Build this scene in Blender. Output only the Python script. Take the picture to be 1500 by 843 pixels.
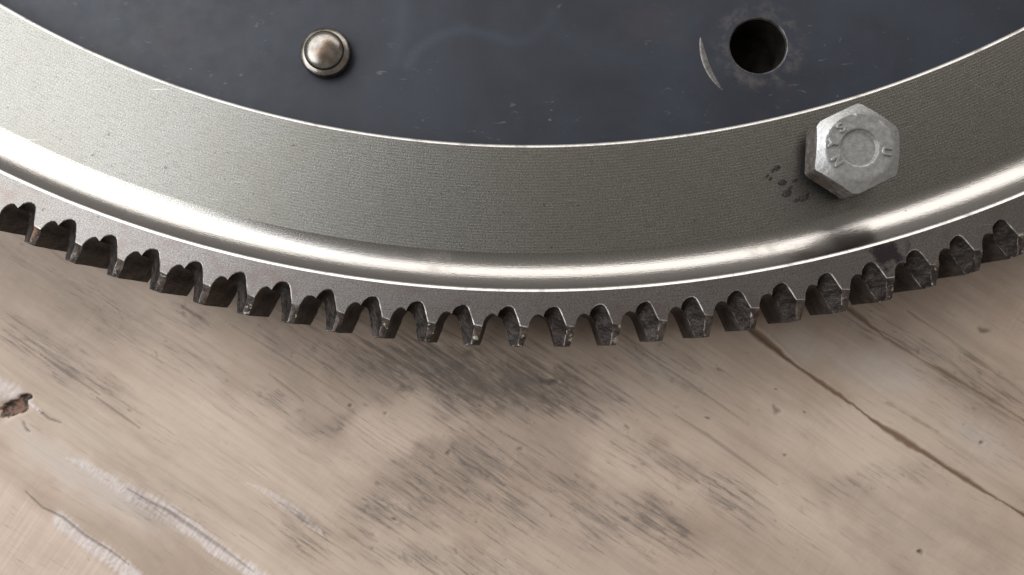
import bpy, bmesh, math, random
import numpy as np
from mathutils import Vector, Matrix, noise, geometry

random.seed(7)
rng = np.random.default_rng(11)
for o in list(bpy.data.objects):
    bpy.data.objects.remove(o)
sc = bpy.context.scene
MM = 0.001

# ------------------------------------------------------------------ camera
# wheel centre is the world origin in x, y; the table top is z = 0
GEAR_Z = 20.0                       # mm, top face of the ring gear above the table
CAM = Vector((-2.4512, -268.1758, GEAR_Z + 147.5857))
FWD = Vector((-0.0134, 0.0684, -1.0)).normalized()
RIGHT = (Vector((1, 0, 0)) - FWD * FWD.x).normalized()
UP = RIGHT.cross(FWD)
FPX = 1070.0


def at(px, py, z):
    """point of the photograph -> point (mm) on the plane at height z above the table"""
    d = RIGHT * ((px - 750) / FPX) - UP * ((py - 421.5) / FPX) + FWD
    t = (z - CAM.z) / d.z
    return CAM + d * t


cd = bpy.data.cameras.new('camera')
cam = bpy.data.objects.new('camera', cd)
sc.collection.objects.link(cam)
rot = Matrix((RIGHT, UP, -FWD)).transposed()
cam.matrix_world = Matrix.Translation(CAM * MM) @ rot.to_4x4()
cd.sensor_width = 36
cd.lens = 36 * FPX / 1500
cd.clip_start = 0.005
cd.clip_end = 50
cd.dof.use_dof = True
cd.dof.focus_distance = 0.151
cd.dof.aperture_fstop = 12
sc.camera = cam

# ------------------------------------------------------------------ light
w = bpy.data.worlds.new('World')
sc.world = w
w.use_nodes = True
bg = w.node_tree.nodes['Background']
bg.inputs[0].default_value = (1.0, 0.94, 0.88, 1)
bg.inputs[1].default_value = 0.35


def area(name, az, el, dist, sx, sy, power, col, target=(0, -250, 20)):
    ld = bpy.data.lights.new(name, 'AREA')
    ld.shape = 'RECTANGLE'
    ld.size, ld.size_y = sx, sy
    ld.energy = power
    ld.color = col
    o = bpy.data.objects.new(name, ld)
    sc.collection.objects.link(o)
    t = Vector(target) * MM
    a, e = math.radians(az), math.radians(el)
    d = Vector((math.cos(a) * math.cos(e), math.sin(a) * math.cos(e), math.sin(e)))
    o.location = t + d * dist
    o.rotation_euler = (-d).to_track_quat('-Z', 'Y').to_euler()
    return o


area('window_light', 160, 41, 0.78, 1.15, 0.54, 9.6, (0.94, 0.97, 1.0))
area('doorway_light', 82, 36, 1.5, 1.9, 0.62, 10.5, (1.0, 0.975, 0.94))

sc.view_settings.view_transform = 'Standard'
sc.view_settings.look = 'None'
sc.view_settings.gamma = 1
sc.view_settings.exposure = 0
sc.view_settings.use_curve_mapping = False


# ------------------------------------------------------------------ helpers
def link(o, parent=None):
    sc.collection.objects.link(o)
    if parent is not None:
        o.parent = parent
    return o


def empty(name, loc=(0, 0, 0)):
    o = bpy.data.objects.new(name, None)
    o.empty_display_size = 0.02
    o.location = Vector(loc) * MM
    return link(o)


def tag(o, label=None, cat=None, group=None, kind=None):
    if label: o['label'] = label
    if cat: o['category'] = cat
    if group: o['group'] = group
    if kind: o['kind'] = kind
    return o


def mesh_obj(name, verts, faces, mats, parent=None, mi=None, smooth=False, loc=None):
    """verts in mm"""
    me = bpy.data.meshes.new(name)
    me.from_pydata([tuple(c * MM for c in v) for v in verts], [], faces)
    for m in (mats if isinstance(mats, (list, tuple)) else [mats]):
        me.materials.append(m)
    if mi is not None:
        me.polygons.foreach_set('material_index', mi)
    if smooth:
        me.polygons.foreach_set('use_smooth', [True] * len(me.polygons))
    me.validate()
    me.update()
    o = bpy.data.objects.new(name, me)
    if loc is not None:
        o.location = Vector(loc) * MM
    return link(o, parent)


def lathe(name, prof, mat, parent, seg=720, centre=(0, 0), smooth=True, closed=False, sharp=35):
    vs, fs = [], []
    n = len(prof)
    for k in range(seg):
        a = 2 * math.pi * k / seg
        for r, z in prof:
            vs.append((centre[0] + r * math.cos(a), centre[1] + r * math.sin(a), z))
    rows = n if closed else n - 1
    for k in range(seg):
        k2 = (k + 1) % seg
        for j in range(rows):
            j2 = (j + 1) % n
            fs.append((k * n + j, k2 * n + j, k2 * n + j2, k * n + j2))
    o = mesh_obj(name, vs, fs, mat, parent, smooth=smooth)
    if smooth:
        o.data.set_sharp_from_angle(angle=math.radians(sharp))
    return o


class NT:
    def __init__(self, name):
        self.m = bpy.data.materials.new(name)
        self.m.use_nodes = True
        self.t = self.m.node_tree
        self.b = self.t.nodes['Principled BSDF']

    def n(self, typ, **kw):
        nd = self.t.nodes.new(typ)
        for k, v in kw.items():
            setattr(nd, k, v)
        return nd

    def link(self, a, b):
        self.t.links.new(a, b)

    def put(self, sock, v):
        if hasattr(v, 'is_linked') or isinstance(v, bpy.types.NodeSocket):
            self.t.links.new(v, sock)
        else:
            sock.default_value = v

    def math(self, op, a, b=0.0, c=0.0, clamp=False):
        nd = self.n('ShaderNodeMath', operation=op, use_clamp=clamp)
        self.put(nd.inputs[0], a)
        self.put(nd.inputs[1], b)
        if op in ('MULTIPLY_ADD', 'SMOOTH_MIN'):
            self.put(nd.inputs[2], c)
        return nd.outputs[0]

    def ramp(self, v, lo, hi, smooth=True):
        nd = self.n('ShaderNodeMapRange', interpolation_type='SMOOTHSTEP' if smooth else 'LINEAR')
        self.put(nd.inputs['Value'], v)
        nd.inputs['From Min'].default_value = lo
        nd.inputs['From Max'].default_value = hi
        return nd.outputs[0]

    def noise(self, vec, scale, detail=3.0, rough=0.55, dist=0.0):
        nd = self.n('ShaderNodeTexNoise')
        self.put(nd.inputs['Vector'], vec)
        nd.inputs['Scale'].default_value = scale
        nd.inputs['Detail'].default_value = detail
        nd.inputs['Roughness'].default_value = rough
        nd.inputs['Distortion'].default_value = dist
        return nd.outputs['Fac']

    def mix(self, f, a, b, blend='MIX'):
        nd = self.n('ShaderNodeMix', data_type='RGBA', blend_type=blend)
        self.put(nd.inputs['Factor'], f)
        for i, v in ((6, a), (7, b)):
            if isinstance(v, tuple):
                nd.inputs[i].default_value = (*v, 1) if len(v) == 3 else v
            else:
                self.put(nd.inputs[i], v)
        return nd.outputs[2]

    def comb(self, x, y, z=0.0):
        nd = self.n('ShaderNodeCombineXYZ')
        self.put(nd.inputs[0], x)
        self.put(nd.inputs[1], y)
        self.put(nd.inputs[2], z)
        return nd.outputs[0]

    def bump(self, h, dist, strength=1.0, normal=None):
        nd = self.n('ShaderNodeBump')
        nd.inputs['Strength'].default_value = strength
        nd.inputs['Distance'].default_value = dist
        self.put(nd.inputs['Height'], h)
        if normal is not None:
            self.put(nd.inputs['Normal'], normal)
        return nd.outputs[0]

    def obj(self):
        return self.n('ShaderNodeTexCoord').outputs['Object']

    def attr(self, name):
        return self.n('ShaderNodeAttribute', attribute_name=name).outputs['Fac']

    def set(self, **kw):
        names = dict(color='Base Color', metal='Metallic', rough='Roughness', normal='Normal', spec='Specular IOR Level')
        for k, v in kw.items():
            s = self.b.inputs[names[k]]
            if k == 'color' and isinstance(v, tuple):
                v = (*v, 1)
            self.put(s, v)
        return self.m

    def polar(self):
        """(radius, tangential arc) in millimetres about the wheel axis"""
        p = self.obj()
        s = self.n('ShaderNodeSeparateXYZ')
        self.link(p, s.inputs[0])
        r = self.math('SQRT', self.math('ADD', self.math('MULTIPLY', s.outputs[0], s.outputs[0]), self.math('MULTIPLY', s.outputs[1], s.outputs[1])))
        a = self.math('ARCTAN2', s.outputs[1], s.outputs[0])
        return self.math('MULTIPLY', r, 1000.0), self.math('MULTIPLY', a, 250.0), p


# ------------------------------------------------------------------ materials
def ground_steel(name, col, rough, grain=1.0, grooves=1.0, tint=None, stain=False):
    t = NT(name)
    r, a, p = t.polar()
    g1 = t.noise(t.comb(t.math('MULTIPLY', r, 5.4), t.math('MULTIPLY', a, 3.0)), 1.0, 2.0, 0.7)
    g2 = t.noise(t.comb(t.math('MULTIPLY', r, 4.2), t.math('MULTIPLY', a, 0.30)), 1.0, 3.0, 0.6)
    broad = t.noise(p, 45.0, 3.0, 0.6)
    wob = t.math('MULTIPLY', t.noise(t.comb(t.math('MULTIPLY', r, 0.3), t.math('MULTIPLY', a, 0.2)), 1.0, 2.0), 0.5)
    line = t.math('SINE', t.math('ADD', t.math('MULTIPLY', r, 2 * math.pi / 0.62), wob))
    h = t.math('ADD', t.math('MULTIPLY', g1, 0.55 * grain), t.math('MULTIPLY', g2, 0.7 * grain))
    h = t.math('ADD', h, t.math('MULTIPLY', line, 0.10 * grooves))
    nrm = t.bump(h, 0.00007, 0.6)
    c = t.mix(t.ramp(g1, 0.25, 0.75), tuple(x * 0.50 for x in col), tuple(min(1, x * 1.5) for x in col))
    c = t.mix(t.math('MULTIPLY', t.ramp(g2, 0.45, 0.75), 0.45), c, tuple(x * 0.42 for x in col))
    c = t.mix(t.math('MULTIPLY', t.ramp(line, 0.2, 1.0), 0.15 * grooves), c, tuple(x * 0.45 for x in col))
    c = t.mix(t.math('MULTIPLY', t.ramp(broad, 0.35, 0.7), 0.35), c, tuple(x * y for x, y in zip(col, (0.80, 0.78, 0.70))))
    # stray scratches, two directions
    for rot_, sc_, thr, k_ in ((0.9, 1.0, 0.745, 0.55), (2.2, 1.3, 0.75, 0.5), (0.2, 0.8, 0.76, 0.4)):
        mp = t.n('ShaderNodeMapping'); t.link(p, mp.inputs[0])
        mp.inputs['Rotation'].default_value = (0, 0, rot_)
        mp.inputs['Scale'].default_value = (70 * sc_, 2400 * sc_, 1)
        scr = t.ramp(t.noise(mp.outputs[0], 1.0, 1.0, 0.4), thr, thr + 0.05)
        gate = t.ramp(t.noise(p, 55.0 * sc_, 2.0, 0.5), 0.50, 0.62)
        c = t.mix(t.math('MULTIPLY', t.math('MULTIPLY', scr, gate), k_), c, tuple(min(1, x * 2.2) for x in col))
    # fine dark pits and specks
    pit = t.ramp(t.noise(p, 700.0, 2.0, 0.5), 0.70, 0.76)
    c = t.mix(t.math('MULTIPLY', pit, 0.55), c, (0.06, 0.05, 0.045))
    if stain:
        q = at(1299, 372, GEAR_Z)
        d = t.n('ShaderNodeVectorMath', operation='DISTANCE')
        sp = t.n('ShaderNodeSeparateXYZ'); t.link(p, sp.inputs[0])
        t.link(t.comb(sp.outputs[0], sp.outputs[1], 0.0), d.inputs[0])
        d.inputs[1].default_value = (q.x * MM, q.y * MM, 0)
        bl = t.math('SUBTRACT', t.noise(p, 420.0, 3.0, 0.6), t.math('MULTIPLY', d.outputs['Value'], 95.0))
        sm = t.ramp(bl, 0.08, 0.34)
        c = t.mix(t.math('MULTIPLY', sm, 0.85), c, (0.035, 0.026, 0.034))
        br = t.noise(p, 150.0, 3.0, 0.6)
        c = t.mix(t.math('MULTIPLY', t.ramp(br, 0.5, 0.7), 0.5), c, (0.16, 0.12, 0.11))
    ro = t.math('ADD', rough - 0.06, t.math('MULTIPLY', g1, 0.12))
    return t.set(color=c, metal=1.0, rough=ro, normal=nrm)


M_FACE = ground_steel('machined_steel', (0.205, 0.198, 0.181), 0.35, 1.0, 1.0)
M_GEAR = ground_steel('gear_steel', (0.20, 0.185, 0.175), 0.38, 0.9, 0.0, stain=True)


def bright_steel():
    t = NT('turned_shoulder_steel')
    r, a, p = t.polar()
    g1 = t.noise(t.comb(t.math('MULTIPLY', r, 3.0), t.math('MULTIPLY', a, 0.7)), 1.0, 2.0, 0.6)
    g2 = t.noise(t.comb(t.math('MULTIPLY', r, 6.0), t.math('MULTIPLY', a, 0.06)), 1.0, 2.0, 0.6)
    nrm = t.bump(t.math('ADD', t.math('MULTIPLY', g1, 0.6), t.math('MULTIPLY', g2, 0.5)), 0.00004, 0.6)
    sp = t.ramp(t.noise(t.comb(t.math('MULTIPLY', r, 1.4), t.math('MULTIPLY', a, 0.5)), 1.0, 2.0, 0.5), 0.72, 0.78)
    c = t.mix(t.math('MULTIPLY', sp, 0.6), (0.37, 0.352, 0.335), (0.09, 0.075, 0.065))
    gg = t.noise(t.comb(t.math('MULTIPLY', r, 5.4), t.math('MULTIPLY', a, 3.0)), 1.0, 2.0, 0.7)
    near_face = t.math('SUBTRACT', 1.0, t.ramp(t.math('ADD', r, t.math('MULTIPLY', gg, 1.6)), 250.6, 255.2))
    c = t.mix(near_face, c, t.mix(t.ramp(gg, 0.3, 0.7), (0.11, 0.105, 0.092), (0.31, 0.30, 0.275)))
    smut = t.ramp(t.noise(p, 75.0, 4.0, 0.65), 0.55, 0.75)
    c = t.mix(t.math('MULTIPLY', smut, 0.35), c, (0.20, 0.175, 0.155))
    return t.set(color=c, metal=1.0, rough=t.math('ADD', 0.20, t.math('MULTIPLY', smut, 0.10)), normal=nrm)


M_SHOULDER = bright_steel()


def edge_steel():
    t = NT('bright_edge_steel')
    p = t.obj()
    n = t.noise(p, 900.0, 2.0, 0.6)
    wear = t.math('MAXIMUM', t.ramp(t.noise(p, 240.0, 4.0, 0.65), 0.50, 0.70), t.math('MULTIPLY', t.ramp(t.noise(p, 1300.0, 2.0), 0.55, 0.7), 0.6))
    return t.set(color=t.mix(t.math('MULTIPLY', wear, 0.65), (0.62, 0.60, 0.58), (0.24, 0.22, 0.205)), metal=1.0, rough=0.40, normal=t.bump(n, 0.00005, 0.4))


M_EDGE = edge_steel()


def rough_gear():
    t = NT('rough_oxidised_steel')
    p = t.obj()
    n1 = t.noise(p, 380.0, 5.0, 0.65)
    n2 = t.noise(p, 1500.0, 3.0, 0.6)
    c = t.mix(t.ramp(n1, 0.3, 0.7), (0.020, 0.016, 0.014), (0.085, 0.068, 0.060))
    rust = t.ramp(t.noise(p, 130.0, 3.0, 0.6), 0.52, 0.70)
    c = t.mix(t.math('MULTIPLY', rust, 0.5), c, (0.075, 0.042, 0.026))
    h = t.math('ADD', n1, t.math('MULTIPLY', n2, 0.35))
    return t.set(color=c, metal=0.35, rough=0.6, normal=t.bump(h, 0.0006, 0.7))


def chamfer_steel():
    t = NT('milled_tooth_chamfer_steel')
    p = t.obj()
    n1 = t.noise(p, 420.0, 4.0, 0.6)
    n2 = t.noise(p, 1400.0, 2.0, 0.6)
    c = t.mix(t.ramp(n1, 0.3, 0.7), (0.010, 0.0075, 0.0065), (0.046, 0.038, 0.034))
    dk = t.ramp(t.noise(p, 160.0, 3.0, 0.6), 0.45, 0.65)
    c = t.mix(t.math('MULTIPLY', dk, 0.6), c, (0.018, 0.012, 0.010))
    return t.set(color=c, metal=0.6, rough=0.5, spec=0.3, normal=t.bump(t.math('ADD', n1, t.math('MULTIPLY', n2, 0.4)), 0.0006, 0.8))


def tip_rust():
    t = NT('chipped_rusty_tooth_tip')
    p = t.obj()
    n1 = t.noise(p, 500.0, 4.0, 0.65)
    c = t.mix(t.ramp(n1, 0.35, 0.65), (0.020, 0.015, 0.012), (0.080, 0.058, 0.047))
    o = t.ramp(t.noise(p, 170.0, 2.0, 0.6), 0.60, 0.70)
    c = t.mix(t.math('MULTIPLY', o, 0.7), c, (0.30, 0.14, 0.05))
    b = t.math('MULTIPLY', t.ramp(t.noise(p, 620.0, 3.0, 0.7), 0.58, 0.64), t.ramp(t.noise(p, 95.0, 2.0, 0.5), 0.42, 0.58))
    c = t.mix(t.math('MULTIPLY', b, 0.8), c, (0.50, 0.48, 0.40))  # pale flecks: glints of light painted onto the tips
    return t.set(color=c, metal=0.35, rough=0.5, normal=t.bump(n1, 0.0006, 0.8))


M_ROUGH, M_CHAMFER, M_TIP = rough_gear(), chamfer_steel(), tip_rust()


def plate_mat():
    t = NT('blued_black_plate')
    p = t.obj()
    b = t.noise(p, 28.0, 4.0, 0.6, 0.6)
    f = t.noise(p, 260.0, 4.0, 0.6)
    c = t.mix(t.ramp(b, 0.3, 0.7), (0.0100, 0.0124, 0.0198), (0.0205, 0.0245, 0.036))
    red = t.ramp(t.noise(p, 38.0, 3.0, 0.6, 0.3), 0.55, 0.72)
    c = t.mix(t.math('MULTIPLY', red, 0.45), c, (0.034, 0.027, 0.030))
    # short scuffs: thin pale flecks
    sx = t.n('ShaderNodeMapping'); t.link(p, sx.inputs[0]); sx.inputs['Scale'].default_value = (1, 2.6, 1); sx.inputs['Rotation'].default_value = (0, 0, 0.3)
    sc_ = t.ramp(t.noise(sx.outputs[0], 420.0, 2.0, 0.5, 0.8), 0.66, 0.73)
    gate = t.ramp(t.noise(p, 60.0, 2.0, 0.5), 0.45, 0.62)
    c = t.mix(t.math('MULTIPLY', t.math('MULTIPLY', sc_, gate), 0.5), c, (0.15, 0.135, 0.13))
    # the faint smeared swoosh and the scoured halo round the hole (own shapes, baked as mesh masks)
    c = t.mix(t.math('MULTIPLY', t.attr('smear'), 0.6), c, (0.050, 0.062, 0.085))
    halo = t.math('MULTIPLY', t.attr('halo'), t.ramp(t.noise(p, 300.0, 4.0, 0.7), 0.42, 0.66))
    c = t.mix(t.math('MULTIPLY', halo, 0.5), c, (0.095, 0.080, 0.072))
    ro = t.math('ADD', 0.42, t.math('MULTIPLY', f, 0.22))
    return t.set(color=c, metal=0.0, rough=ro, spec=0.38, normal=t.bump(f, 0.00012, 0.35))


M_PLATE = plate_mat()


def simple_metal(name, lo, hi, metal, rough, scale, bd, bs=0.5, extra=None, es=200.0, et=(0.5, 0.65)):
    t = NT(name)
    p = t.obj()
    n1 = t.noise(p, scale, 4.0, 0.65)
    c = t.mix(t.ramp(n1, 0.3, 0.7), lo, hi)
    if extra:
        c = t.mix(t.math('MULTIPLY', t.ramp(t.noise(p, es, 3.0, 0.6), *et), 0.6), c, extra)
    ro = t.math('ADD', rough - 0.05, t.math('MULTIPLY', n1, 0.12))
    return t.set(color=c, metal=metal, rough=ro, normal=t.bump(n1, bd, bs))


M_BOLT = simple_metal('dull_zinc', (0.31, 0.308, 0.302), (0.40, 0.398, 0.392), 0.85, 0.39, 1100.0, 0.00012, 0.6, (0.31, 0.295, 0.27), 260.0, (0.58, 0.78))
M_BOLTSIDE = simple_metal('shaded_bolt_flank', (0.10, 0.088, 0.08), (0.26, 0.248, 0.24), 0.75, 0.5, 700.0, 0.0002, 0.6, (0.13, 0.085, 0.06), 220.0, (0.45, 0.6))  # darker copy of the bolt metal, the flanks' shade put into its colour
M_PIN = simple_metal('worn_pin_steel', (0.14, 0.125, 0.11), (0.28, 0.26, 0.235), 1.0, 0.25, 350.0, 0.00008, 0.4, (0.22, 0.14, 0.09), 180.0)
M_DARK = simple_metal('dark_cast_iron', (0.006, 0.005, 0.0045), (0.018, 0.014, 0.012), 0.0, 0.9, 200.0, 0.0004)
M_SPOT = simple_metal('bare_spotface_steel', (0.08, 0.076, 0.072), (0.22, 0.21, 0.20), 0.9, 0.5, 500.0, 0.0001)
M_BURR = simple_metal('burred_edge_steel', (0.13, 0.12, 0.115), (0.60, 0.58, 0.55), 0.9, 0.5, 420.0, 0.0001, 0.4, (0.06, 0.05, 0.045), 240.0, (0.46, 0.6))
M_WORN = simple_metal('worn_tooth_edge', (0.07, 0.06, 0.055), (0.30, 0.28, 0.26), 0.8, 0.48, 420.0, 0.0002, 0.5, (0.04, 0.03, 0.025), 330.0, (0.48, 0.58))
M_RIM = simple_metal('hole_rim_steel', (0.045, 0.042, 0.042), (0.16, 0.155, 0.155), 0.8, 0.42, 260.0, 0.0001)
M_FLAKE = simple_metal('grime_flake', (0.005, 0.004, 0.0035), (0.022, 0.015, 0.012), 0.0, 0.7, 800.0, 0.0003, 0.8)


M_DARK.node_tree.nodes['Principled BSDF'].inputs['Specular IOR Level'].default_value = 0.06


def wood_mat():
    t = NT('weathered_wood')
    p = t.obj()
    s = t.n('ShaderNodeSeparateXYZ'); t.link(p, s.inputs[0])
    gx, gy = math.cos(math.radians(-33)), math.sin(math.radians(-33))
    u = t.math('ADD', t.math('MULTIPLY', s.outputs[0], gx), t.math('MULTIPLY', s.outputs[1], gy))
    v = t.math('SUBTRACT', t.math('MULTIPLY', s.outputs[1], gx), t.math('MULTIPLY', s.outputs[0], gy))
    # v wanders a little so the grain is not ruler straight
    wv = t.math('MULTIPLY', t.math('SUBTRACT', t.noise(t.comb(t.math('MULTIPLY', u, 14.0), t.math('MULTIPLY', v, 14.0)), 1.0, 2.0), 0.5), 0.004)
    v = t.math('ADD', v, wv)
    grain_f = t.noise(t.comb(t.math('MULTIPLY', u, 45.0), t.math('MULTIPLY', v, 1150.0)), 1.0, 4.0, 0.65)
    grain_m = t.noise(t.comb(t.math('MULTIPLY', u, 22.0), t.math('MULTIPLY', v, 330.0)), 1.0, 4.0, 0.6)
    broad = t.noise(t.comb(t.math('MULTIPLY', u, 9.0), t.math('MULTIPLY', v, 26.0)), 1.0, 4.0, 0.6, 0.4)
    blot = t.noise(p, 38.0, 5.0, 0.6, 0.5)
    cross = t.noise(t.comb(t.math('MULTIPLY', u, 1500.0), t.math('MULTIPLY', v, 45.0)), 1.0, 2.0, 0.6)
    c = t.mix(t.ramp(broad, 0.25, 0.75), (0.298, 0.226, 0.176), (0.468, 0.375, 0.304))
    c = t.mix(t.math('MULTIPLY', t.ramp(blot, 0.45, 0.70), 0.45), c, (0.270, 0.190, 0.136))
    c = t.mix(t.math('MULTIPLY', t.ramp(grain_m, 0.48, 0.70), 0.34), c, (0.250, 0.195, 0.155))
    c = t.mix(t.math('MULTIPLY', t.ramp(grain_f, 0.50, 0.76), 0.24), c, (0.205, 0.160, 0.128))
    c = t.mix(t.math('MULTIPLY', t.ramp(cross, 0.5, 0.75), 0.07), c, (0.60, 0.54, 0.48))
    # painted masks carried by the mesh: pale zones, brown heartwood, peeled fibre
    c = t.mix(t.math('MULTIPLY', t.attr('pale'), 0.5), c, t.mix(t.ramp(grain_f, 0.4, 0.7), (0.57, 0.46, 0.378), (0.48, 0.375, 0.30)))
    c = t.mix(t.math('MULTIPLY', t.attr('brown'), 0.8), c, t.mix(t.ramp(grain_m, 0.35, 0.7), (0.41, 0.335, 0.268), (0.30, 0.235, 0.180)))
    c = t.mix(t.math('MULTIPLY', t.attr('pink'), 0.75), c, t.mix(t.ramp(cross, 0.4, 0.7), (0.475, 0.372, 0.305), (0.53, 0.425, 0.355)))
    pe = t.attr('peel')
    pm = t.ramp(t.math('ADD', pe, t.math('MULTIPLY', t.math('SUBTRACT', cross, 0.5), 0.8)), 0.15, 1.05)
    c = t.mix(t.math('MULTIPLY', pm, 0.8), c, t.mix(t.ramp(cross, 0.4, 0.65), (0.50, 0.435, 0.41), (0.565, 0.505, 0.485)))
    smoky = t.ramp(t.noise(t.comb(t.math('MULTIPLY', u, 17.0), t.math('MULTIPLY', v, 48.0)), 1.0, 6.0, 0.68, 0.5), 0.46, 0.72)
    c = t.mix(t.math('MULTIPLY', smoky, 0.48), c, (0.225, 0.178, 0.145))
    # mildew, with some painted gear shadow: many short dark streaks, thick where the mask says
    c = t.mix(t.math('MULTIPLY', t.math('MULTIPLY', t.attr('dirt_shade'), t.ramp(t.noise(p, 90.0, 4.0, 0.6), 0.3, 0.65)), 0.5), c, (0.185, 0.150, 0.125))
    st1 = t.noise(t.comb(t.math('MULTIPLY', u, 75.0), t.math('MULTIPLY', v, 1000.0)), 1.0, 6.0, 0.78)
    st2 = t.noise(t.comb(t.math('MULTIPLY', u, 300.0), t.math('MULTIPLY', v, 520.0)), 1.0, 3.0, 0.6)
    di = t.attr('dirt_shade')
    m1 = t.ramp(t.math('ADD', st1, t.math('MULTIPLY', di, 0.23)), 0.545, 0.81)
    m2 = t.ramp(t.math('ADD', st2, t.math('MULTIPLY', di, 0.20)), 0.66, 0.82)
    c = t.mix(t.math('MULTIPLY', m1, 0.82), c, (0.095, 0.078, 0.066))
    c = t.mix(t.math('MULTIPLY', m2, 0.45), c, (0.085, 0.072, 0.064))
    spot = t.ramp(t.noise(t.comb(t.math('MULTIPLY', u, 210.0), t.math('MULTIPLY', v, 300.0), 3.0), 1.0, 2.0, 0.5), 0.735, 0.79)
    c = t.mix(t.math('MULTIPLY', spot, 0.65), c, (0.075, 0.060, 0.052))
    c = t.mix(t.math('MULTIPLY', t.attr('wash'), 0.42), c, (0.40, 0.37, 0.345))
    # crack bottoms and the knot
    c = t.mix(t.attr('rustcrack'), c, (0.140, 0.085, 0.050))
    c = t.mix(t.attr('line'), c, (0.085, 0.068, 0.058))
    kn = t.attr('knot')
    km = t.ramp(t.math('ADD', kn, t.math('MULTIPLY', t.math('SUBTRACT', t.noise(p, 700.0, 3.0, 0.6), 0.5), 1.2)), 0.42, 0.62)
    c = t.mix(km, c, t.mix(t.ramp(t.noise(p, 600.0, 2.0), 0.4, 0.6), (0.022, 0.015, 0.012), (0.15, 0.082, 0.055)))
    h = t.math('ADD', t.math('MULTIPLY', grain_f, 0.6), t.math('ADD', t.math('MULTIPLY', grain_m, 0.7), t.math('MULTIPLY', cross, 0.18)))
    return t.set(color=c, rough=0.72, spec=0.3, normal=t.bump(h, 0.0002, 0.5))


M_WOOD = wood_mat()


# ------------------------------------------------------------------ table top
def seg_dist(P, pts):
    """distance from the points P (n,2) to a polyline, and the fraction along it"""
    best = np.full(len(P), 1e9)
    frac = np.zeros(len(P))
    pts = np.asarray(pts, float)
    L = np.r_[0, np.cumsum(np.hypot(*np.diff(pts, axis=0).T))]
    for i in range(len(pts) - 1):
        a, b = pts[i], pts[i + 1]
        ab = b - a
        tt = np.clip(((P - a) @ ab) / (ab @ ab), 0, 1)
        d = np.hypot(*(P - (a + tt[:, None] * ab)).T)
        m = d < best
        best[m] = d[m]
        frac[m] = (L[i] + tt[m] * (L[i + 1] - L[i])) / L[-1]
    return best, frac


def vnoise(x, y, seed=0):
    """cheap smooth value noise for arrays"""
    r = np.random.default_rng(seed)
    T = r.random((64, 64))
    xi, yi = np.floor(x).astype(int), np.floor(y).astype(int)
    fx, fy = x - xi, y - yi
    fx, fy = fx * fx * (3 - 2 * fx), fy * fy * (3 - 2 * fy)
    g = lambda i, j: T[i % 64, j % 64]
    return (g(xi, yi) * (1 - fx) * (1 - fy) + g(xi + 1, yi) * fx * (1 - fy) + g(xi, yi + 1) * (1 - fx) * fy + g(xi + 1, yi + 1) * fx * fy)


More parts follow.
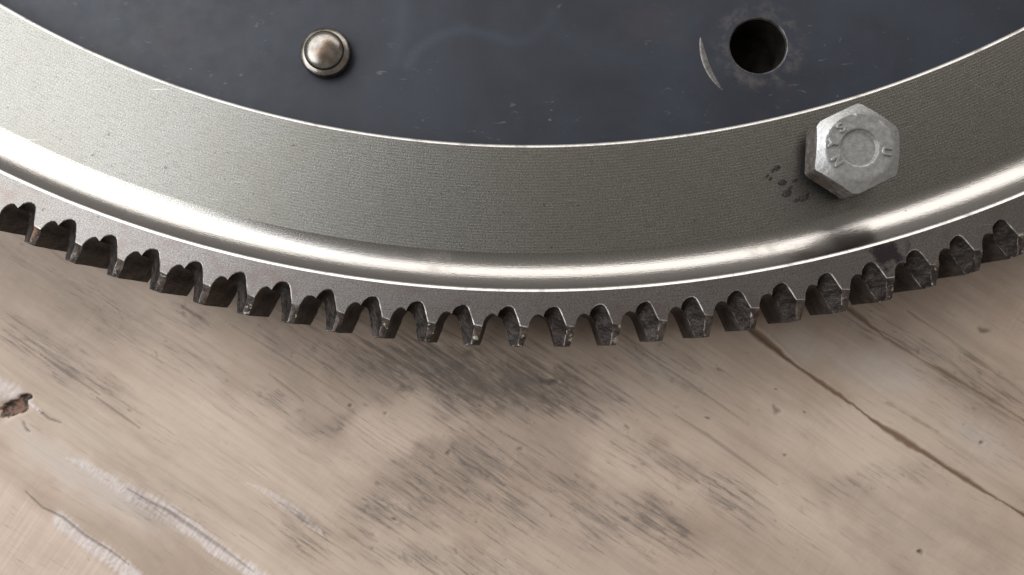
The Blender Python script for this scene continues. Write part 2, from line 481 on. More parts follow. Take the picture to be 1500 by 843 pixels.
def build_table():
    xs = np.r_[np.linspace(-420, -150, 28)[:-1], np.arange(-150, 140, 0.25), np.linspace(140, 420, 28)]
    ys = np.r_[np.linspace(-470, -332, 16)[:-1], np.arange(-332, -236, 0.25), np.linspace(-236, 380, 60)]
    X, Y = np.meshgrid(xs, ys, indexing='ij')
    x, y = X.ravel(), Y.ravel()

    # the marks were measured on the photograph; S is their place in those units on the wood itself
    rel = np.c_[x - CAM.x, y - CAM.y, np.zeros_like(x) - CAM.z]
    R_, U_, F_ = (np.array(v) for v in (RIGHT, UP, FWD))
    dep = np.maximum(rel @ F_, 1.0)
    S = np.c_[750 + FPX * (rel @ R_) / dep, 421.5 - FPX * (rel @ U_) / dep]
    W = S.copy()
    W[:, 0] += (vnoise(S[:, 0] / 34, S[:, 1] / 34, 1) - 0.5) * 22 + (vnoise(S[:, 0] / 11, S[:, 1] / 11, 2) - .5) * 8
    V = S.copy()
    W[:, 1] += (vnoise(S[:, 0] / 31, S[:, 1] / 31, 3) - 0.5) * 22 + (vnoise(S[:, 0] / 11, S[:, 1] / 11, 4) - .5) * 8

    V[:, 0] += (vnoise(S[:, 0] / 26, S[:, 1] / 26, 12) - 0.5) * 7
    V[:, 1] += (vnoise(S[:, 0] / 26, S[:, 1] / 26, 13) - 0.5) * 7

    def blob(cx, cy, rx, ry, ang=33, soft=0.6):
        a = math.radians(ang)
        dx, dy = W[:, 0] - cx, W[:, 1] - cy
        u = (dx * math.cos(a) + dy * math.sin(a)) / rx
        v = (-dx * math.sin(a) + dy * math.cos(a)) / ry
        soft = min(soft * 1.5, 1.7)
        q = np.clip((1 + soft / 2 - np.hypot(u, v)) / soft, 0, 1)
        return q * q * (3 - 2 * q)

    def wide(pts, wd, soft=1.0, taper=False, warp=False):
        d, f = seg_dist(V if warp else S, pts)
        ww = wd * (np.sin(np.clip(f, 0.02, 0.98) * math.pi) ** 0.6 if taper else 1)
        return np.clip(1 - (d - ww / 2) / (np.maximum(ww, 1) * soft), 0, 1) * (d < ww * (0.5 + soft))

    Z = np.zeros_like(x)
    dirt_shade = np.zeros_like(x)
    for args, k in (((690, 552, 210, 52, 10, 1.0), 1.0), ((800, 560, 110, 45, 33, 0.9), 0.6), ((560, 500, 150, 40, 20, 1.2), 0.5),  # under the centre teeth: mildew with the gear's shadow painted in
                    ((690, 690, 150, 70, 20, 1.0), .6), ((590, 735, 90, 44, -25, 0.9), .62), ((870, 740, 110, 46, 33, 1.), .5),
                    ((960, 765, 70, 34, 33, 1.), .66), ((1070, 735, 70, 26, 33, 1.), .6), ((1000, 690, 150, 18, 33, 1.), .5),
                    ((420, 595, 60, 16, 33, 1.), .6), ((475, 620, 60, 14, -20, 1.), .6), ((90, 530, 130, 22, 33, 1.), .55),
                    ((180, 470, 190, 30, 33, 1.2), .4), ((280, 460, 40, 14, 33, 1.), .7), ((400, 480, 160, 26, 33, 1.2), .35),
                    ((440, 780, 60, 26, 33, 1.), .45), ((1290, 700, 140, 20, -12, 1.), .35), ((1420, 560, 110, 40, 33, 1.), .5),
                    ((1330, 500, 120, 24, 33, 1.), .45), ((650, 820, 160, 30, 10, 1.), .45), ((900, 640, 90, 20, 33, 1.), .5),
                    ((1440, 640, 60, 20, 33, 1.), .4), ((230, 745, 90, 26, 20, 1.), .3), ((960, 520, 90, 30, 33, 1.), .45)):
        dirt_shade = np.maximum(dirt_shade, blob(*args) * k)
    pale = np.zeros_like(x)
    for args, k in (((560, 640, 110, 40, -28, .7), 1.0), ((640, 620, 60, 25, 10, .8), .7), ((900, 655, 60, 50, 60, .8), .9), ((960, 610, 90, 36, 33, .9), .6),
                    ((950, 690, 70, 26, 33, 1.), .6), ((380, 640, 190, 50, 33, 1.2), .45), ((200, 420, 260, 46, 33, 1.2), .55),  # last blob: brightness painted in to lift the wheel's shade at left
                    ((1000, 830, 120, 40, 20, 1.), .5), ((1180, 770, 160, 40, 20, 1.), .35), ((60, 660, 190, 26, 33, .9), .8), ((470, 420, 100, 30, 33, 1), .3)):
        pale = np.maximum(pale, blob(*args) * k)
    dirt_shade *= 1 - 0.85 * np.clip(pale - .4, 0, 1)
    brown = np.zeros_like(x)
    for args, k in (((90, 610, 150, 24, 33, .7), 1.0), ((260, 700, 170, 26, 33, .9), .7), ((60, 560, 90, 14, 28, .8), .8),
                    ((1330, 600, 130, 22, 33, 1.), .6), ((1420, 500, 120, 30, 33, 1.), .4), ((860, 560, 500, 60, 5, 1.2), .25)):
        brown = np.maximum(brown, blob(*args) * k)
    # the pinkish sapwood wedge bottom left, with a crisp edge
    tri = (S[:, 1] - (700 + 0.80 * S[:, 0])) / 14
    pink = np.clip(tri * .5 + .5, 0, 1) * np.clip((230 - S[:, 0]) / 40, 0, 1)
    wash = np.zeros_like(x)
    for args, k in (((1290, 545, 60, 24, 20, 1.), .8), ((1180, 510, 40, 26, 33, 1.), .7), ((1430, 640, 50, 22, 33, 1.), .6),
                    ((110, 690, 130, 22, 33, .9), .9), ((960, 525, 50, 20, 33, 1.), .4)):
        wash = np.maximum(wash, blob(*args) * k)

    peel = np.zeros_like(x)
    peel = np.maximum(peel, wide([(100, 672), (160, 702), (215, 735), (262, 770), (310, 800)], 13, .9, True, True) * .8)
    peel = np.maximum(peel, wide([(180, 715), (235, 742), (285, 778), (330, 812), (385, 846)], 12, .9, False, True))
    peel = np.maximum(peel, wide([(365, 706), (395, 725), (430, 748), (475, 790)], 8, 1.0, True, True) * .65)
    peel = np.maximum(peel, wide([(88, 762), (120, 790), (160, 818), (205, 850)], 15, .8, False, True))
    peel = np.maximum(peel, wide([(-5, 566), (20, 578), (34, 590)], 16, .9, False, True) * .8)
    peel = np.maximum(peel, wide([(44, 592), (60, 603)], 4, .5))

    line = np.zeros_like(x)
    for pts, wd, k in (([(36, 720), (62, 745), (92, 758), (125, 785), (160, 806), (190, 828)], 2.6, .62),
                       ([(188, 716), (215, 733), (245, 748), (290, 778), (330, 806), (372, 838)], 3.6, .5),
                       ([(58, 602), (72, 614), (90, 620)], 2.2, .6), ([(140, 582), (165, 600), (205, 628)], 2.2, .55),
                       ([(60, 520), (100, 548), (150, 582)], 1.8, .5), ([(395, 548), (430, 575), (445, 588)], 2.0, .4),
                       ([(330, 470), (420, 525), (520, 590)], 1.5, .30), ([(930, 510), (1010, 560), (1100, 625)], 1.6, .35),
                       ([(420, 560), (520, 625), (600, 680)], 1.3, .28), ([(985, 605), (1040, 640), (1090, 676), (1140, 712)], 3, .4)):
        line = np.maximum(line, wide(pts, wd, .6, True) * k)
    for cx, cy, r, k in ((803, 560, 7, .9), (520, 591, 4, .7), (763, 655, 5, .5), (1349, 811, 5, .9), (1158, 666, 4, .7), (1437, 657, 4, .7),
                         (1445, 487, 8, .7), (1142, 599, 6, .6), (569, 609, 4, .5), (653, 665, 4, .6), (588, 761, 4, .6), (40, 634, 4, .8), (1052, 543, 5, .5), (919, 624, 3, .6)):
        line = np.maximum(line, blob(cx, cy, r, r * .6, 20, 1.0) * k)

    A = [(1085, 470), (1122, 498), (1165, 535), (1205, 562), (1240, 586), (1287, 622), (1340, 655), (1395, 690), (1445, 722), (1510, 760)]
    B = [(1235, 445), (1262, 464), (1300, 496), (1352, 528), (1400, 555), (1450, 585), (1510, 622)]
    C = [(1330, 455), (1390, 495), (1450, 540), (1510, 585)]
    rust = np.zeros_like(x)
    for pts, wd, dp, k in ((A, 7.0, 0.5, .95), (B, 4.8, 0.3, .75), (C, 2.5, 0.2, .35), ([(1300, 590), (1340, 614), (1375, 634)], 4, .1, .35)):
        d, f = seg_dist(S + (np.c_[vnoise(S[:, 0] / 9, S[:, 1] / 9, 8), vnoise(S[:, 0] / 9, S[:, 1] / 9, 9)] - .5) * 1.8, pts)
        ww = wd * (0.55 + 0.45 * np.sin(f * 19) * np.sin(f * 7 + 1))
        prof = np.clip(1 - d / np.maximum(ww, 1.2), 0, 1)
        Z -= dp * prof ** 0.7
        Z += 0.16 * dp * np.exp(-((d - ww * 1.3) / 2.5) ** 2)
        rust = np.maximum(rust, np.clip(prof * 1.7, 0, 1) * k)
    knot = np.maximum(blob(20, 600, 24, 13, 10, .8), blob(34, 588, 10, 7, -20, .8))
    Z -= 1.0 * np.clip(knot, 0, 1) ** 1.5
    Z += 0.30 * peel * (0.4 + 0.6 * vnoise(S[:, 0] / 3, S[:, 1] / 3, 5)) - 0.5 * line
    Z -= 0.5 * np.clip(tri * .5 + .5, 0, 1) * np.clip((400 - S[:, 0]) / 200, 0, 1)
    # long shallow undulation of the planed surface
    g = np.radians(-33)
    uu = x * np.cos(g) + y * np.sin(g)
    vv = -x * np.sin(g) + y * np.cos(g)
    Z += 0.22 * (vnoise(uu / 60, vv / 9, 6) - .5) + 0.07 * (vnoise(uu / 14, vv / 1.3, 7) - .5)
    near = np.clip(1 - np.maximum(np.abs(x) - 150, 0) / 20, 0, 1)
    Z = np.where((np.hypot(x, y) < 236), -0.15, Z)

    nx, ny = len(xs), len(ys)
    co = np.c_[x, y, Z] * MM
    idx = np.arange(nx * ny).reshape(nx, ny)
    q = np.c_[idx[:-1, :-1].ravel(), idx[1:, :-1].ravel(), idx[1:, 1:].ravel(), idx[:-1, 1:].ravel()]
    # skirt and underside, so the top has a thickness of 28 mm
    ring = np.r_[idx[:, 0], idx[-1, 1:], idx[-2::-1, -1], idx[0, -2:0:-1]]
    low = co[ring].copy(); low[:, 2] = -0.028
    base = len(co)
    nr = len(ring)
    nx_ = np.roll(np.arange(nr), -1)
    sk = np.c_[ring, base + np.arange(nr), base + nx_, ring[nx_]]
    co = np.r_[co, low]
    me = bpy.data.meshes.new('wooden_tabletop')
    me.vertices.add(len(co))
    me.vertices.foreach_set('co', co.ravel())
    allq = np.r_[q, sk]
    nl = len(allq) * 4
    me.loops.add(nl + nr)
    me.loops.foreach_set('vertex_index', np.r_[allq.ravel(), (base + np.arange(nr))[::-1]].astype(np.int32))
    me.polygons.add(len(allq) + 1)
    me.polygons.foreach_set('loop_start', np.r_[np.arange(len(allq)) * 4, nl].astype(np.int32))
    me.polygons.foreach_set('use_smooth', np.r_[np.ones(len(q), bool), np.zeros(len(sk) + 1, bool)])
    me.materials.append(M_WOOD)
    for nm, arr in (('dirt_shade', dirt_shade), ('pale', pale), ('brown', brown), ('pink', pink), ('peel', peel), ('line', line), ('rustcrack', rust), ('knot', knot), ('wash', wash)):
        a = me.attributes.new(nm, 'FLOAT', 'POINT')
        a.data.foreach_set('value', np.r_[arr, np.zeros(nr)].astype(np.float32))
    me.update(calc_edges=True)
    me.validate()
    o = bpy.data.objects.new('wooden_tabletop', me)
    link(o)
    tag(o, 'weathered grey-brown wooden board with long cracks and mildew lying under the steel gear wheel', 'wooden board', kind='structure')
    return o


build_table()

# ------------------------------------------------------------------ flywheel
wheel = empty('flywheel', (0, 0, 0))
tag(wheel, 'large steel flywheel with dark blued centre, bright machined ring and toothed rim on wood', 'flywheel')

FACE_Z = GEAR_Z - 4.2
PLATE_Z = GEAR_Z - 10.0
R_IN = 227.43          # foot of the bright inner chamfer
R_FACE = 228.25
R_COVE = 250.6
R_LIP = 258.30
R_GEAR = 258.95

# dark centre plate with its through hole
HOLE = at(1111, 67, PLATE_Z)
HOLE_R = 6.1


def build_plate():
    outer, hole = [], []
    N1, N2 = 360, 72
    for k in range(N1):
        a = 2 * math.pi * k / N1
        outer.append(Vector((R_IN * math.cos(a), R_IN * math.sin(a))))
    HR = HOLE_R + 0.45
    for k in range(N2):
        a = 2 * math.pi * k / N2
        hole.append(Vector((HOLE.x + HR * math.cos(a), HOLE.y + HR * math.sin(a))))
    pts = outer + hole
    extra = []
    xx = np.arange(-135, 125, 1.0)
    yy = np.arange(-226, -188, 1.0)
    for a in xx:
        for b in yy:
            if math.hypot(a, b) < R_IN - 1.2 and math.hypot(a - HOLE.x, b - HOLE.y) > HR + 0.8:
                extra.append(Vector((a, b)))
    edges = [(k, (k + 1) % N1) for k in range(N1)] + [(N1 + k, N1 + (k + 1) % N2) for k in range(N2)]
    V, _, Fc, *_ = geometry.delaunay_2d_cdt(pts + extra, edges, [], 1, 1e-5)
    fs = []
    for f in Fc:
        c = sum((V[i] for i in f), Vector((0, 0))) / len(f)
        if (c - Vector((HOLE.x, HOLE.y))).length > HR * 0.985:
            fs.append(tuple(f))
    vs = [(v.x, v.y, PLATE_Z) for v in V]
    o = mesh_obj('centre_plate', vs, fs, M_PLATE, wheel)
    P = np.array([(v.x, v.y) for v in V])
    # halo of scouring around the hole
    d = np.hypot(P[:, 0] - HOLE.x, P[:, 1] - HOLE.y)
    halo = np.clip(1 - np.abs(d - 8.0) / 3.0, 0, 1)
    # swoosh of wiped oil
    sw = [tuple(at(a, b, PLATE_Z).xy) for a, b in ((596, 96), (612, 72), (640, 54), (680, 42), (720, 52), (750, 62), (775, 58), (800, 36), (815, 10))]
    ds, f = seg_dist(P, sw)
    smear = np.exp(-(ds / 1.1) ** 2) * (0.6 - 0.45 * f)
    s2 = [tuple(at(a, b, PLATE_Z).xy) for a, b in ((590, -10), (588, 40), (580, 90))]
    ds2, _ = seg_dist(P, s2)
    smear = np.maximum(smear, np.exp(-(ds2 / 1.6) ** 2) * 0.35)
    for nm, arr in (('halo', halo), ('smear', smear)):
        at_ = o.data.attributes.new(nm, 'FLOAT', 'POINT')
        at_.data.foreach_set('value', arr.astype(np.float32))
    return o


build_plate()
# rim of the hole: small chamfer, then the bore
lathe('hole_rim', [(HOLE_R + 0.45, PLATE_Z), (HOLE_R + 0.2, PLATE_Z - 0.12), (HOLE_R, PLATE_Z - 0.5)], M_RIM, wheel, 96, (HOLE.x, HOLE.y))
lathe('hole_bore', [(HOLE_R, PLATE_Z - 0.5), (HOLE_R, PLATE_Z - 11.5)], M_DARK, wheel, 96, (HOLE.x, HOLE.y))


def spotface():
    """crescent of bare metal where a milling cutter bit the plate left of the hole"""
    vs, fs = [], []
    n = 28
    R0 = 12.4
    a0, a1 = math.radians(172), math.radians(231)
    for k in range(n + 1):
        f = k / n
        a = a0 + (a1 - a0) * f
        wd = 1.25 * math.sin(math.pi * min(max(f, 0.02), 0.98)) ** 0.7 * (1.1 - 0.3 * f) + 0.02
        for dr, z in ((0.55, 0.003), (0.40, 0.16), (0.40 - wd * .45, 0.10), (0.40 - wd, 0.003)):
            r = R0 + dr
            vs.append((HOLE.x + r * math.cos(a), HOLE.y + r * math.sin(a), PLATE_Z + z))
    for k in range(n):
        for j in range(3):
            fs.append((4 * k + j, 4 * k + j + 1, 4 * k + 5 + j, 4 * k + 4 + j))
    return mesh_obj('spotface_edge', vs, fs, M_SPOT, wheel, smooth=True)


spotface()

# machined friction ring: inner wall, bright chamfer, flat
lathe('inner_wall', [(R_IN, PLATE_Z - 1), (R_IN, FACE_Z - 0.72)], M_FACE, wheel, 720)


def rough_ring(name, prof, mat, seg=1440, jit=0.05):
    """lathe whose edges waver a little, as a hand-broken edge does"""
    vs, fs = [], []
    n = len(prof)
    for k in range(seg):
        a = 2 * math.pi * k / seg
        j = (noise.noise(Vector((math.cos(a) * 30, math.sin(a) * 30, 1))) * .6 + noise.noise(Vector((math.cos(a) * 130, math.sin(a) * 130, 4))) * .5) * jit
        for q, (r, z) in enumerate(prof):
            jj = j if q == n - 1 else 0
            vs.append(((r + jj) * math.cos(a), (r + jj) * math.sin(a), z))
    for k in range(seg):
        k2 = (k + 1) % seg
        for j in range(n - 1):
            fs.append((k * n + j, k2 * n + j, k2 * n + j + 1, k * n + j + 1))
    return mesh_obj(name, vs, fs, mat, wheel, smooth=True)


rough_ring('inner_chamfer', [(R_IN, FACE_Z - 0.72), (R_IN + .06, FACE_Z - 0.42), (R_IN + .22, FACE_Z - 0.26), (R_IN + .52, FACE_Z - 0.11), (R_FACE, FACE_Z + .004)], M_EDGE, jit=0.07)
prof = [(R_FACE - .1, FACE_Z)] + [(R_FACE + (R_COVE - R_FACE) * k / 6, FACE_Z) for k in range(1, 7)]
lathe('friction_face', prof, M_FACE, wheel, 720)
# the hollow shoulder that climbs from the face to the toothed rim
cw, ch = R_LIP - R_COVE, (GEAR_Z - 0.62) - FACE_Z
prof = []
for k in range(25):
    tt = math.radians(46) * k / 24
    prof.append((R_COVE + cw * math.sin(tt) / math.sin(math.radians(46)), FACE_Z + ch * (1 - math.cos(tt)) / (1 - math.cos(math.radians(46)))))
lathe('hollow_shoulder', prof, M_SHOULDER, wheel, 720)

# ring gear body
NT_TEETH = 179
DTH = 2 * math.pi / NT_TEETH
T0 = -0.4140
RJ = 264.0
SPX = RJ * DTH / 67.2            # mm per drawing unit of the tooth outline
V_IN = -22.0
BACK = -14.0


def pol(u, v, i, z):
    """tooth drawing units -> world mm; u tangential from the tooth centre, v outward from the root circle"""
    th = T0 + i * DTH + (u + 28) * SPX / RJ
    r = RJ + v * SPX
    return (r * math.sin(th), -r * math.cos(th), GEAR_Z + z)


def build_gear():
    vs, fs = [], []
    sub = 4
    seg = NT_TEETH * sub
    ro = RJ + V_IN * SPX
    prof = [(R_LIP, -0.62, 0), (R_LIP + .03, -.40, 0), (R_LIP + .2, -.23, 0), (R_LIP + .45, -.1, 0), (R_GEAR, 0.0, 0), ((R_GEAR + ro) / 2, 0, 0), (ro, 0.0, 0), (ro, BACK, 0), (R_LIP, BACK, 0)]
    n = len(prof)
    for k in range(seg):
        th = T0 + k / sub * DTH
        for r, z, _ in prof:
            vs.append((r * math.sin(th), -r * math.cos(th), GEAR_Z + z))
    mi = []
    for k in range(seg):
        k2 = (k + 1) % seg
        for j in range(n - 1):
            fs.append((k * n + j, k2 * n + j, k2 * n + j + 1, k * n + j + 1))
            mi.append(1 if j < 4 else (0 if j < 6 else 2))
    return mesh_obj('ring_gear', vs, fs, [M_GEAR, M_EDGE, M_ROUGH], wheel, mi)


gear = build_gear()

S_FRONT = [(-28, 0, 0), (-26.4, -4.8, 0), (-23.4, -9.6, 0), (-18.8, -13.6, 0), (-13, -15.7, 0), (-7.4, -15.2, 0), (-3.7, -11.6, 0), (-1.0, -5.6, 0),
           (1.4, 1.5, 0), (3.8, 8.5, 0), (5.6, 13.2, 0), (5.4, 19.5, -0.4), (4.2, 27, -0.75), (3.0, 35, -1.1), (1.8, 43, -1.5)]
G_DEEP = [(-28, 0), (-27.0, 0.1), (-25.6, 0.4), (-24.0, 1.2), (-22.6, 2.6), (-21.2, 4.6), (-20.0, 6.8), (-18.9, 9.2),
          (-17.8, 12), (-16.7, 15.2), (-15.6, 19), (-14.0, 25.5), (-12.4, 32), (-10.8, 38.5), (-9.2, 45)]
R_FLANK = [(39.2, 0, 0), (36.0, -2.3, 0), (31.5, -3.4, 0), (26.6, -1.6, 0), (22.6, 2.8, 0), (19.4, 9.0, 0), (17.4, 15.4, 0),
           (17.0, 19.6, -0.4), (15.0, 27.5, -0.8), (12.6, 36, -1.25), (9.8, 45, -1.8)]


def build_tooth(i):
    r = random.Random(1000 + i)
    jit = lambda s: (r.random() - .5) * 2 * s
    ph = r.random() * 50
    vs, fs, mi = [], [], []

    def add(u, v, z):
        vs.append(pol(u, v, i, z))
        return len(vs) - 1
    chip = r.random()
    tipv = jit(1.2)
    peak = jit(1.3)
    S = []
    for k, (u, v, z) in enumerate(S_FRONT):
        w_ = math.sin(math.pi * min(k, 10) / 10)
        S.append((u + jit(.25) * (k > 0) + (peak * .4) * w_, v + jit(.25) * (k > 0) + (tipv if k == 14 else 0) - peak * .5 * w_, z - (abs(jit(.15)) if k > 10 else 0)))
    G = [(u, v + (tipv * .7 if k == 14 else 0)) for k, (u, v) in enumerate(G_DEEP)]
    R = [(u + jit(.35) * (k > 0), v + jit(.35) * (k > 0) + (tipv if k == 10 else 0), z - (abs(jit(.25)) if k > 7 else 0)) for k, (u, v, z) in enumerate(R_FLANK)]
    n = len(S)
    # chamfer strip, NS columns from front edge to deep edge, gently hollow
    NS = 5
    grid = []
    for k in range(n):
        row = []
        dist = math.hypot(S[k][0] - G[k][0], S[k][1] - G[k][1])
        dep = -(0.118 * dist) + (S[k][2] if k > 10 else 0) * .6
        for j in range(NS + 1):
            f = j / NS
            u = S[k][0] + (G[k][0] - S[k][0]) * f
            v = S[k][1] + (G[k][1] - S[k][1]) * f
            z = S[k][2] + (dep - S[k][2]) * (f ** 0.8)
            if 0 < j < NS and k > 0:
                nn = noise.noise(Vector((u * .12 + ph, v * .12, i * 3.1)))
                z += nn * 0.12
            row.append(add(u, v, z) if not (k == 0 and j > 0) else row[0])
        grid.append(row)
    for k in range(n - 1):
        for j in range(NS):
            a, b, c, d = grid[k][j], grid[k + 1][j], grid[k + 1][j + 1], grid[k][j + 1]
            fs.append(tuple(dict.fromkeys((a, b, c, d)))); mi.append(1)
    # left flank from the deep edge to the back
    NB = 4
    left = []
    for k in range(n):
        row = [grid[k][NS]]
        z0 = vs[row[0]][2] - GEAR_Z
        for j in range(1, NB + 1):
            f = j / NB
            u, v = G[k]
            if 0 < j < NB:
                u += jit(.25); v += jit(.2)
            row.append(add(u, v, z0 + (BACK - z0) * f))
        left.append(row)
    for k in range(n - 1):
        for j in range(NB):
            fs.append((left[k][j], left[k + 1][j], left[k + 1][j + 1], left[k][j + 1])); mi.append(2)
    # right flank
    m = len(R)
    right = []
    for k in range(m):
        row = [add(*R[k])]
        for j in range(1, NB + 1):
            f = j / NB
            nn = noise.noise(Vector((R[k][1] * .14 + ph, f * 3, i * 1.7)))
            row.append(add(R[k][0] + (nn * .9 if 0 < k and j < NB else 0), R[k][1] + (nn * .6 if 0 < k and j < NB else 0), R[k][2] + (BACK - R[k][2]) * f))
        right.append(row)
    for k in range(m - 1):
        for j in range(NB):
            fs.append((right[k + 1][j], right[k][j], right[k][j + 1], right[k + 1][j + 1])); mi.append(2)
    # tip land between the flanks
    for j in range(NB):
        fs.append((left[n - 1][j], right[m - 1][j], right[m - 1][j + 1], left[n - 1][j + 1])); mi.append(2)
    # small triangle fan closing the tip in front of the land
    fs.append(tuple([grid[n - 1][j] for j in range(NS + 1)] + [right[m - 1][0]])); mi.append(2)
    # front tip facets (chipped, rusty, with painted glints), k 10..14 of S against 6..10 of R
    mid = []
    for q in range(5):
        a, b = vs[grid[10 + q][0]], vs[right[6 + q][0]]
        f = .45 + jit(.12)
        mid.append([a[0] + (b[0] - a[0]) * f, a[1] + (b[1] - a[1]) * f, a[2] + (b[2] - a[2]) * f + .14 + (jit(.2) if 0 < q else -.14)])
    midi = []
    for p_ in mid:
        vs.append(tuple(p_)); midi.append(len(vs) - 1)
    for q in range(4):
        fs.append((grid[10 + q][0], midi[q], midi[q + 1], grid[11 + q][0])); mi.append(3)
        fs.append((midi[q], right[6 + q][0], right[7 + q][0], midi[q + 1])); mi.append(3)
    # ring-side sector: flat front face, flush with the ring gear
    top = [add(-28 + 67.2 * q / 4, V_IN, 0) for q in range(5)]
    front = [top[0]] + [grid[k][0] for k in range(11)] + [midi[0]] + [right[k][0] for k in range(6, -1, -1)] + top[:0:-1]
    fs.append(tuple(front)); mi.append(0)
    tb = [add(-28 + 67.2 * q / 4, V_IN, BACK) for q in range(5)]
    back = [tb[0]] + [left[k][NB] for k in range(n)] + [right[k][NB] for k in range(m - 1, -1, -1)] + tb[:0:-1]
    fs.append(tuple(back[::-1])); mi.append(2)

    bm = bmesh.new()
    bvs = [bm.verts.new(tuple(c * MM for c in v)) for v in vs]
    for f, mm in zip(fs, mi):
        try:
            bf = bm.faces.new([bvs[q] for q in f])
            bf.material_index = mm
        except ValueError:
            pass
    bmesh.ops.remove_doubles(bm, verts=bm.verts, dist=1e-6)
    # worn bright edge where the flat front meets the chamfer and the gap
    bmesh.ops.recalc_face_normals(bm, faces=bm.faces)
    notches = [Vector(vs[q]) * MM for q in (grid[0][0], right[0][0])]
    face0 = [f for f in bm.faces if f.material_index == 0]
    eds = []
    for f in face0:
        for e in f.edges:
            rr = [math.hypot(v.co.x, v.co.y) * 1000 for v in e.verts]
            at_notch = any((v.co - q_).length < 2e-5 for v in e.verts for q_ in notches)
            if max(rr) > RJ + V_IN * SPX + 0.3 and len(e.link_faces) == 2 and not at_notch:
                eds.append(e)
    worn = []
    for e in bm.edges:
        if len(e.link_faces) == 2:
            ms = {f.material_index for f in e.link_faces}
            rr = min(math.hypot(v.co.x, v.co.y) * 1000 for v in e.verts)
            if (ms == {1, 2} or ms == {1, 3}) and rr > RJ + 14 * SPX and r.random() < .6:
                worn.append(e)
    bmesh.ops.bevel(bm, geom=worn, offset=0.00010, segments=1, affect='EDGES', material=5)
    eds = [e for e in eds if e.is_valid]
    bmesh.ops.bevel(bm, geom=eds, offset=0.00012, segments=1, affect='EDGES', material=4)
    bmesh.ops.recalc_face_normals(bm, faces=bm.faces)
    bmesh.ops.triangulate(bm, faces=[f for f in bm.faces if len(f.verts) > 4])
    me = bpy.data.meshes.new('tooth')
    bm.to_mesh(me)
    bm.free()
    for m_ in (M_GEAR, M_CHAMFER, M_ROUGH, M_TIP, M_BURR, M_WORN):
        me.materials.append(m_)
    me.set_sharp_from_angle(angle=math.radians(28))
    me.polygons.foreach_set('use_smooth', [p_.material_index not in (0, 4) for p_ in me.polygons])
    o = bpy.data.objects.new('tooth', me)
    return link(o, gear)


for i in range(-11, 35):
    build_tooth(i)

# the heavy body under plate and ring, out of sight but carrying the wheel on the table
lathe('back_hub', [(90, PLATE_Z - 0.6), (90, 0.3), (205, 0.3), (222, 2), (250, 4), (258.25, 6.1), (258.25, FACE_Z - 1.0), (228.5, FACE_Z - 1.0), (227.6, PLATE_Z - .6)], M_DARK, wheel, 360)


# dowel pin in the dark plate
def build_pin():
    c = at(475.5, 75.5, PLATE_Z + 2.0)
    z = PLATE_Z
    prof = [(5.6, z - .5), (5.6, z + 1.3), (5.45, z + 1.75), (5.2, z + 2.05), (4.6, z + 2.25), (4.4, z + 2.34)]
    for k in range(1, 15):
        a = math.radians(90 * k / 14)
        prof.append((4.4 * math.cos(a) ** .9 + .001, z + 2.34 + 1.9 * math.sin(a)))
    return lathe('dowel_pin', prof, M_PIN, wheel, 96, (c.x, c.y), sharp=50)


build_pin()


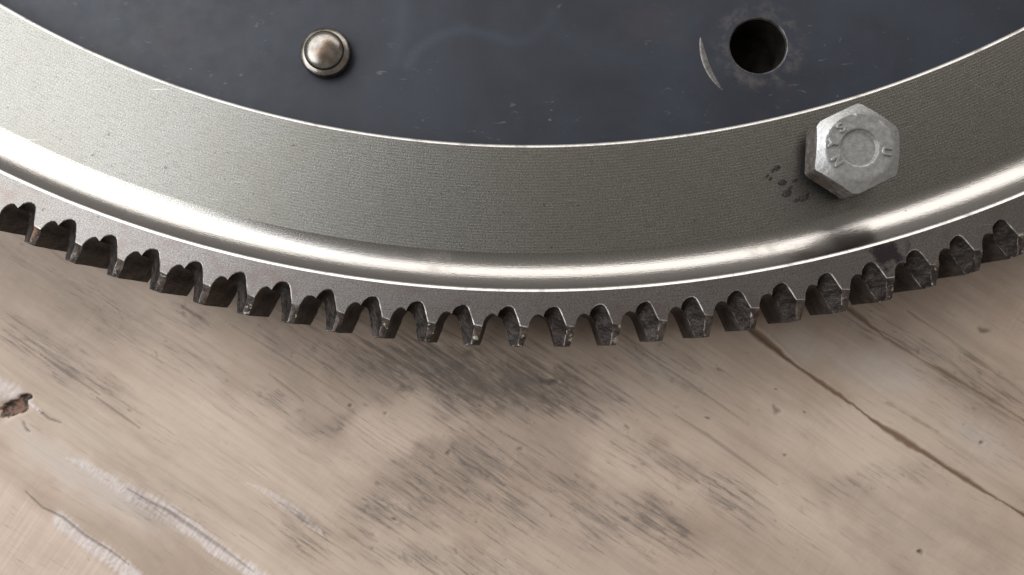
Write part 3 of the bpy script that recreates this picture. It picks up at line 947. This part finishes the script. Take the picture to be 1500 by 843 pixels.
# ------------------------------------------------------------------ hex bolt
def build_bolt():
    top = FACE_Z + 8.8
    bot = FACE_Z + 2.0
    c = at(1259.5, 216, top)
    root = empty('hex_bolt', (c.x, c.y, FACE_Z))
    tag(root, 'dull grey zinc hex bolt with raised letters standing on the bright ring', 'bolt')
    AP, RC = 8.25, 6.7
    ROT = math.radians(26)
    RREC = 3.75

    def hexr(phi):
        q = (phi - ROT) % (math.pi / 3) - math.pi / 6
        h = AP / math.cos(q)
        return min(h, 9.25 - 0.12 * math.sin(phi * 3 + 1))
    NA = 144
    radii = [0.9, 1.9, 2.8, RREC - .32, RREC - .1, RREC, RREC + .12, RREC + .4, 4.9, 5.6, 6.2, RC, RC + .25]
    vs, fs, mi = [], [], []
    vs.append((0, 0, top - .8 - FACE_Z))
    rows = []
    for ri, rr in enumerate(radii + ['a', 'b', 'c', 'd', 'e', 'f']):
        row = []
        for k in range(NA):
            phi = 2 * math.pi * k / NA
            H = hexr(phi)
            n1 = noise.noise(Vector((math.cos(phi) * 2.2, math.sin(phi) * 2.2, ri * .4)))
            _q = rr if isinstance(rr, float) else 9.0
            n2 = noise.noise(Vector((math.cos(phi) * _q * .9, math.sin(phi) * _q * .9, 2.2)))
            cone = lambda q: top - max(0, q - RC) * 0.50
            if isinstance(rr, float):
                q = rr
                z = top - .8 if q < RREC - .2 else (top - .5 if q < RREC - .05 else (top - .05 if q < RREC + .05 else top))
                z += n2 * (.05 if q > RREC else .03) + (n1 * .08 if q > 5 else 0)
                if q > RC: z = cone(q) + n2 * .03
            elif rr == 'a':
                q = RC + (H - RC) * .55
                z = cone(q) + n2 * .04
            elif rr == 'b':
                q = H - .10 + n2 * .05
                z = cone(q) - .02 + n2 * .05
            elif rr == 'c':
                q = H + n2 * .03
                z = cone(H) - .28 + n2 * .05
            elif rr == 'd':
                q = H + n1 * .06
                z = (cone(H) + bot) / 2
            elif rr == 'e':
                q = H
                z = bot + .5
            else:
                q = H - .45
                z = bot
            row.append(len(vs))
            vs.append((q * math.cos(phi), q * math.sin(phi), z - FACE_Z))
        rows.append(row)
    for k in range(NA):
        k2 = (k + 1) % NA
        fs.append((0, rows[0][k], rows[0][k2])); mi.append(0)
        for q in range(len(rows) - 1):
            fs.append((rows[q][k], rows[q + 1][k], rows[q + 1][k2], rows[q][k2]))
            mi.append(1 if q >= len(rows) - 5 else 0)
    fs.append(tuple(rows[-1])); mi.append(1)
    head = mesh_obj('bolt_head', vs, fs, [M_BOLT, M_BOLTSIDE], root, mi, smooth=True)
    head.data.set_sharp_from_angle(angle=math.radians(32))
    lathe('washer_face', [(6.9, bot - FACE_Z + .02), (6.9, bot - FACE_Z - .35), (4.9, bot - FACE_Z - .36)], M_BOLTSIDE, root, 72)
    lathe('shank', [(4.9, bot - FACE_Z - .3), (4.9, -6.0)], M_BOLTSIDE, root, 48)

    # raised letters, tops pointing outward
    for ch, ang, rad, size in (('N', 211, 5.2, 2.6), ('Y', 172, 5.2, 2.6), ('S', 133, 5.25, 2.7), ('U', -9, 5.2, 2.5)):
        cu = bpy.data.curves.new('raised_letter', 'FONT')
        cu.body = ch
        cu.size = size * MM
        cu.align_x = 'CENTER'
        cu.align_y = 'CENTER'
        cu.extrude = 0.28 * MM
        cu.bevel_depth = 0.09 * MM
        cu.bevel_resolution = 1
        cu.offset = 0.05 * MM
        tmp = bpy.data.objects.new('tmp', cu)
        sc.collection.objects.link(tmp)
        bpy.context.view_layer.update()
        me = bpy.data.meshes.new_from_object(tmp.evaluated_get(bpy.context.evaluated_depsgraph_get()))
        bpy.data.objects.remove(tmp)
        me.name = 'raised_letter'
        me.materials.clear()
        me.materials.append(M_BOLT)
        o = bpy.data.objects.new('raised_letter', me)
        link(o, head)
        a = math.radians(ang)
        o.location = Vector((rad * math.cos(a), rad * math.sin(a), top - FACE_Z + .06)) * MM
        o.rotation_euler = (0, 0, a - math.pi / 2)
    return root


build_bolt()

# ------------------------------------------------------------------ grime flakes by the bolt
for px, py, s0, rz in ((1138, 246, .55, .3), (1132, 250, .35, 1.2), (1146, 267, .6, .1), (1153, 283, .75, .6), (1178, 288, .85, .7), (1164, 264, .38, 0), (1166, 294, .42, .2), (1158, 275, .3, .4), (1124, 258, .3, .9), (1129, 262, .28, .9)):
    r = random.Random(px * 7 + py)
    s = s0 * 1.3
    c = at(px, py, FACE_Z + .1)
    vs, fs = [], []
    n = 9
    for zz, k in ((0.0, 1.0), (.16, .9), (.26, .5)):
        for q in range(n):
            a = 2 * math.pi * q / n
            rr = s * k * (.65 + .6 * r.random())
            x_, y_ = rr * math.cos(a) * 1.15, rr * math.sin(a) * .75
            vs.append((x_ * math.cos(rz) - y_ * math.sin(rz), x_ * math.sin(rz) + y_ * math.cos(rz), zz * (.8 + .5 * r.random()) + .004))
    for L in range(2):
        for q in range(n):
            q2 = (q + 1) % n
            fs.append((L * n + q, L * n + q2, (L + 1) * n + q2, (L + 1) * n + q))
    fs.append(tuple(range(2 * n, 3 * n)))
    o = mesh_obj('grime_flake', vs, fs, M_FLAKE, None, loc=(c.x, c.y, FACE_Z))
    tag(o, 'tiny dark brown flake of grime on the bright ring just left of the hex bolt', 'flake', 'grime flakes beside the bolt')
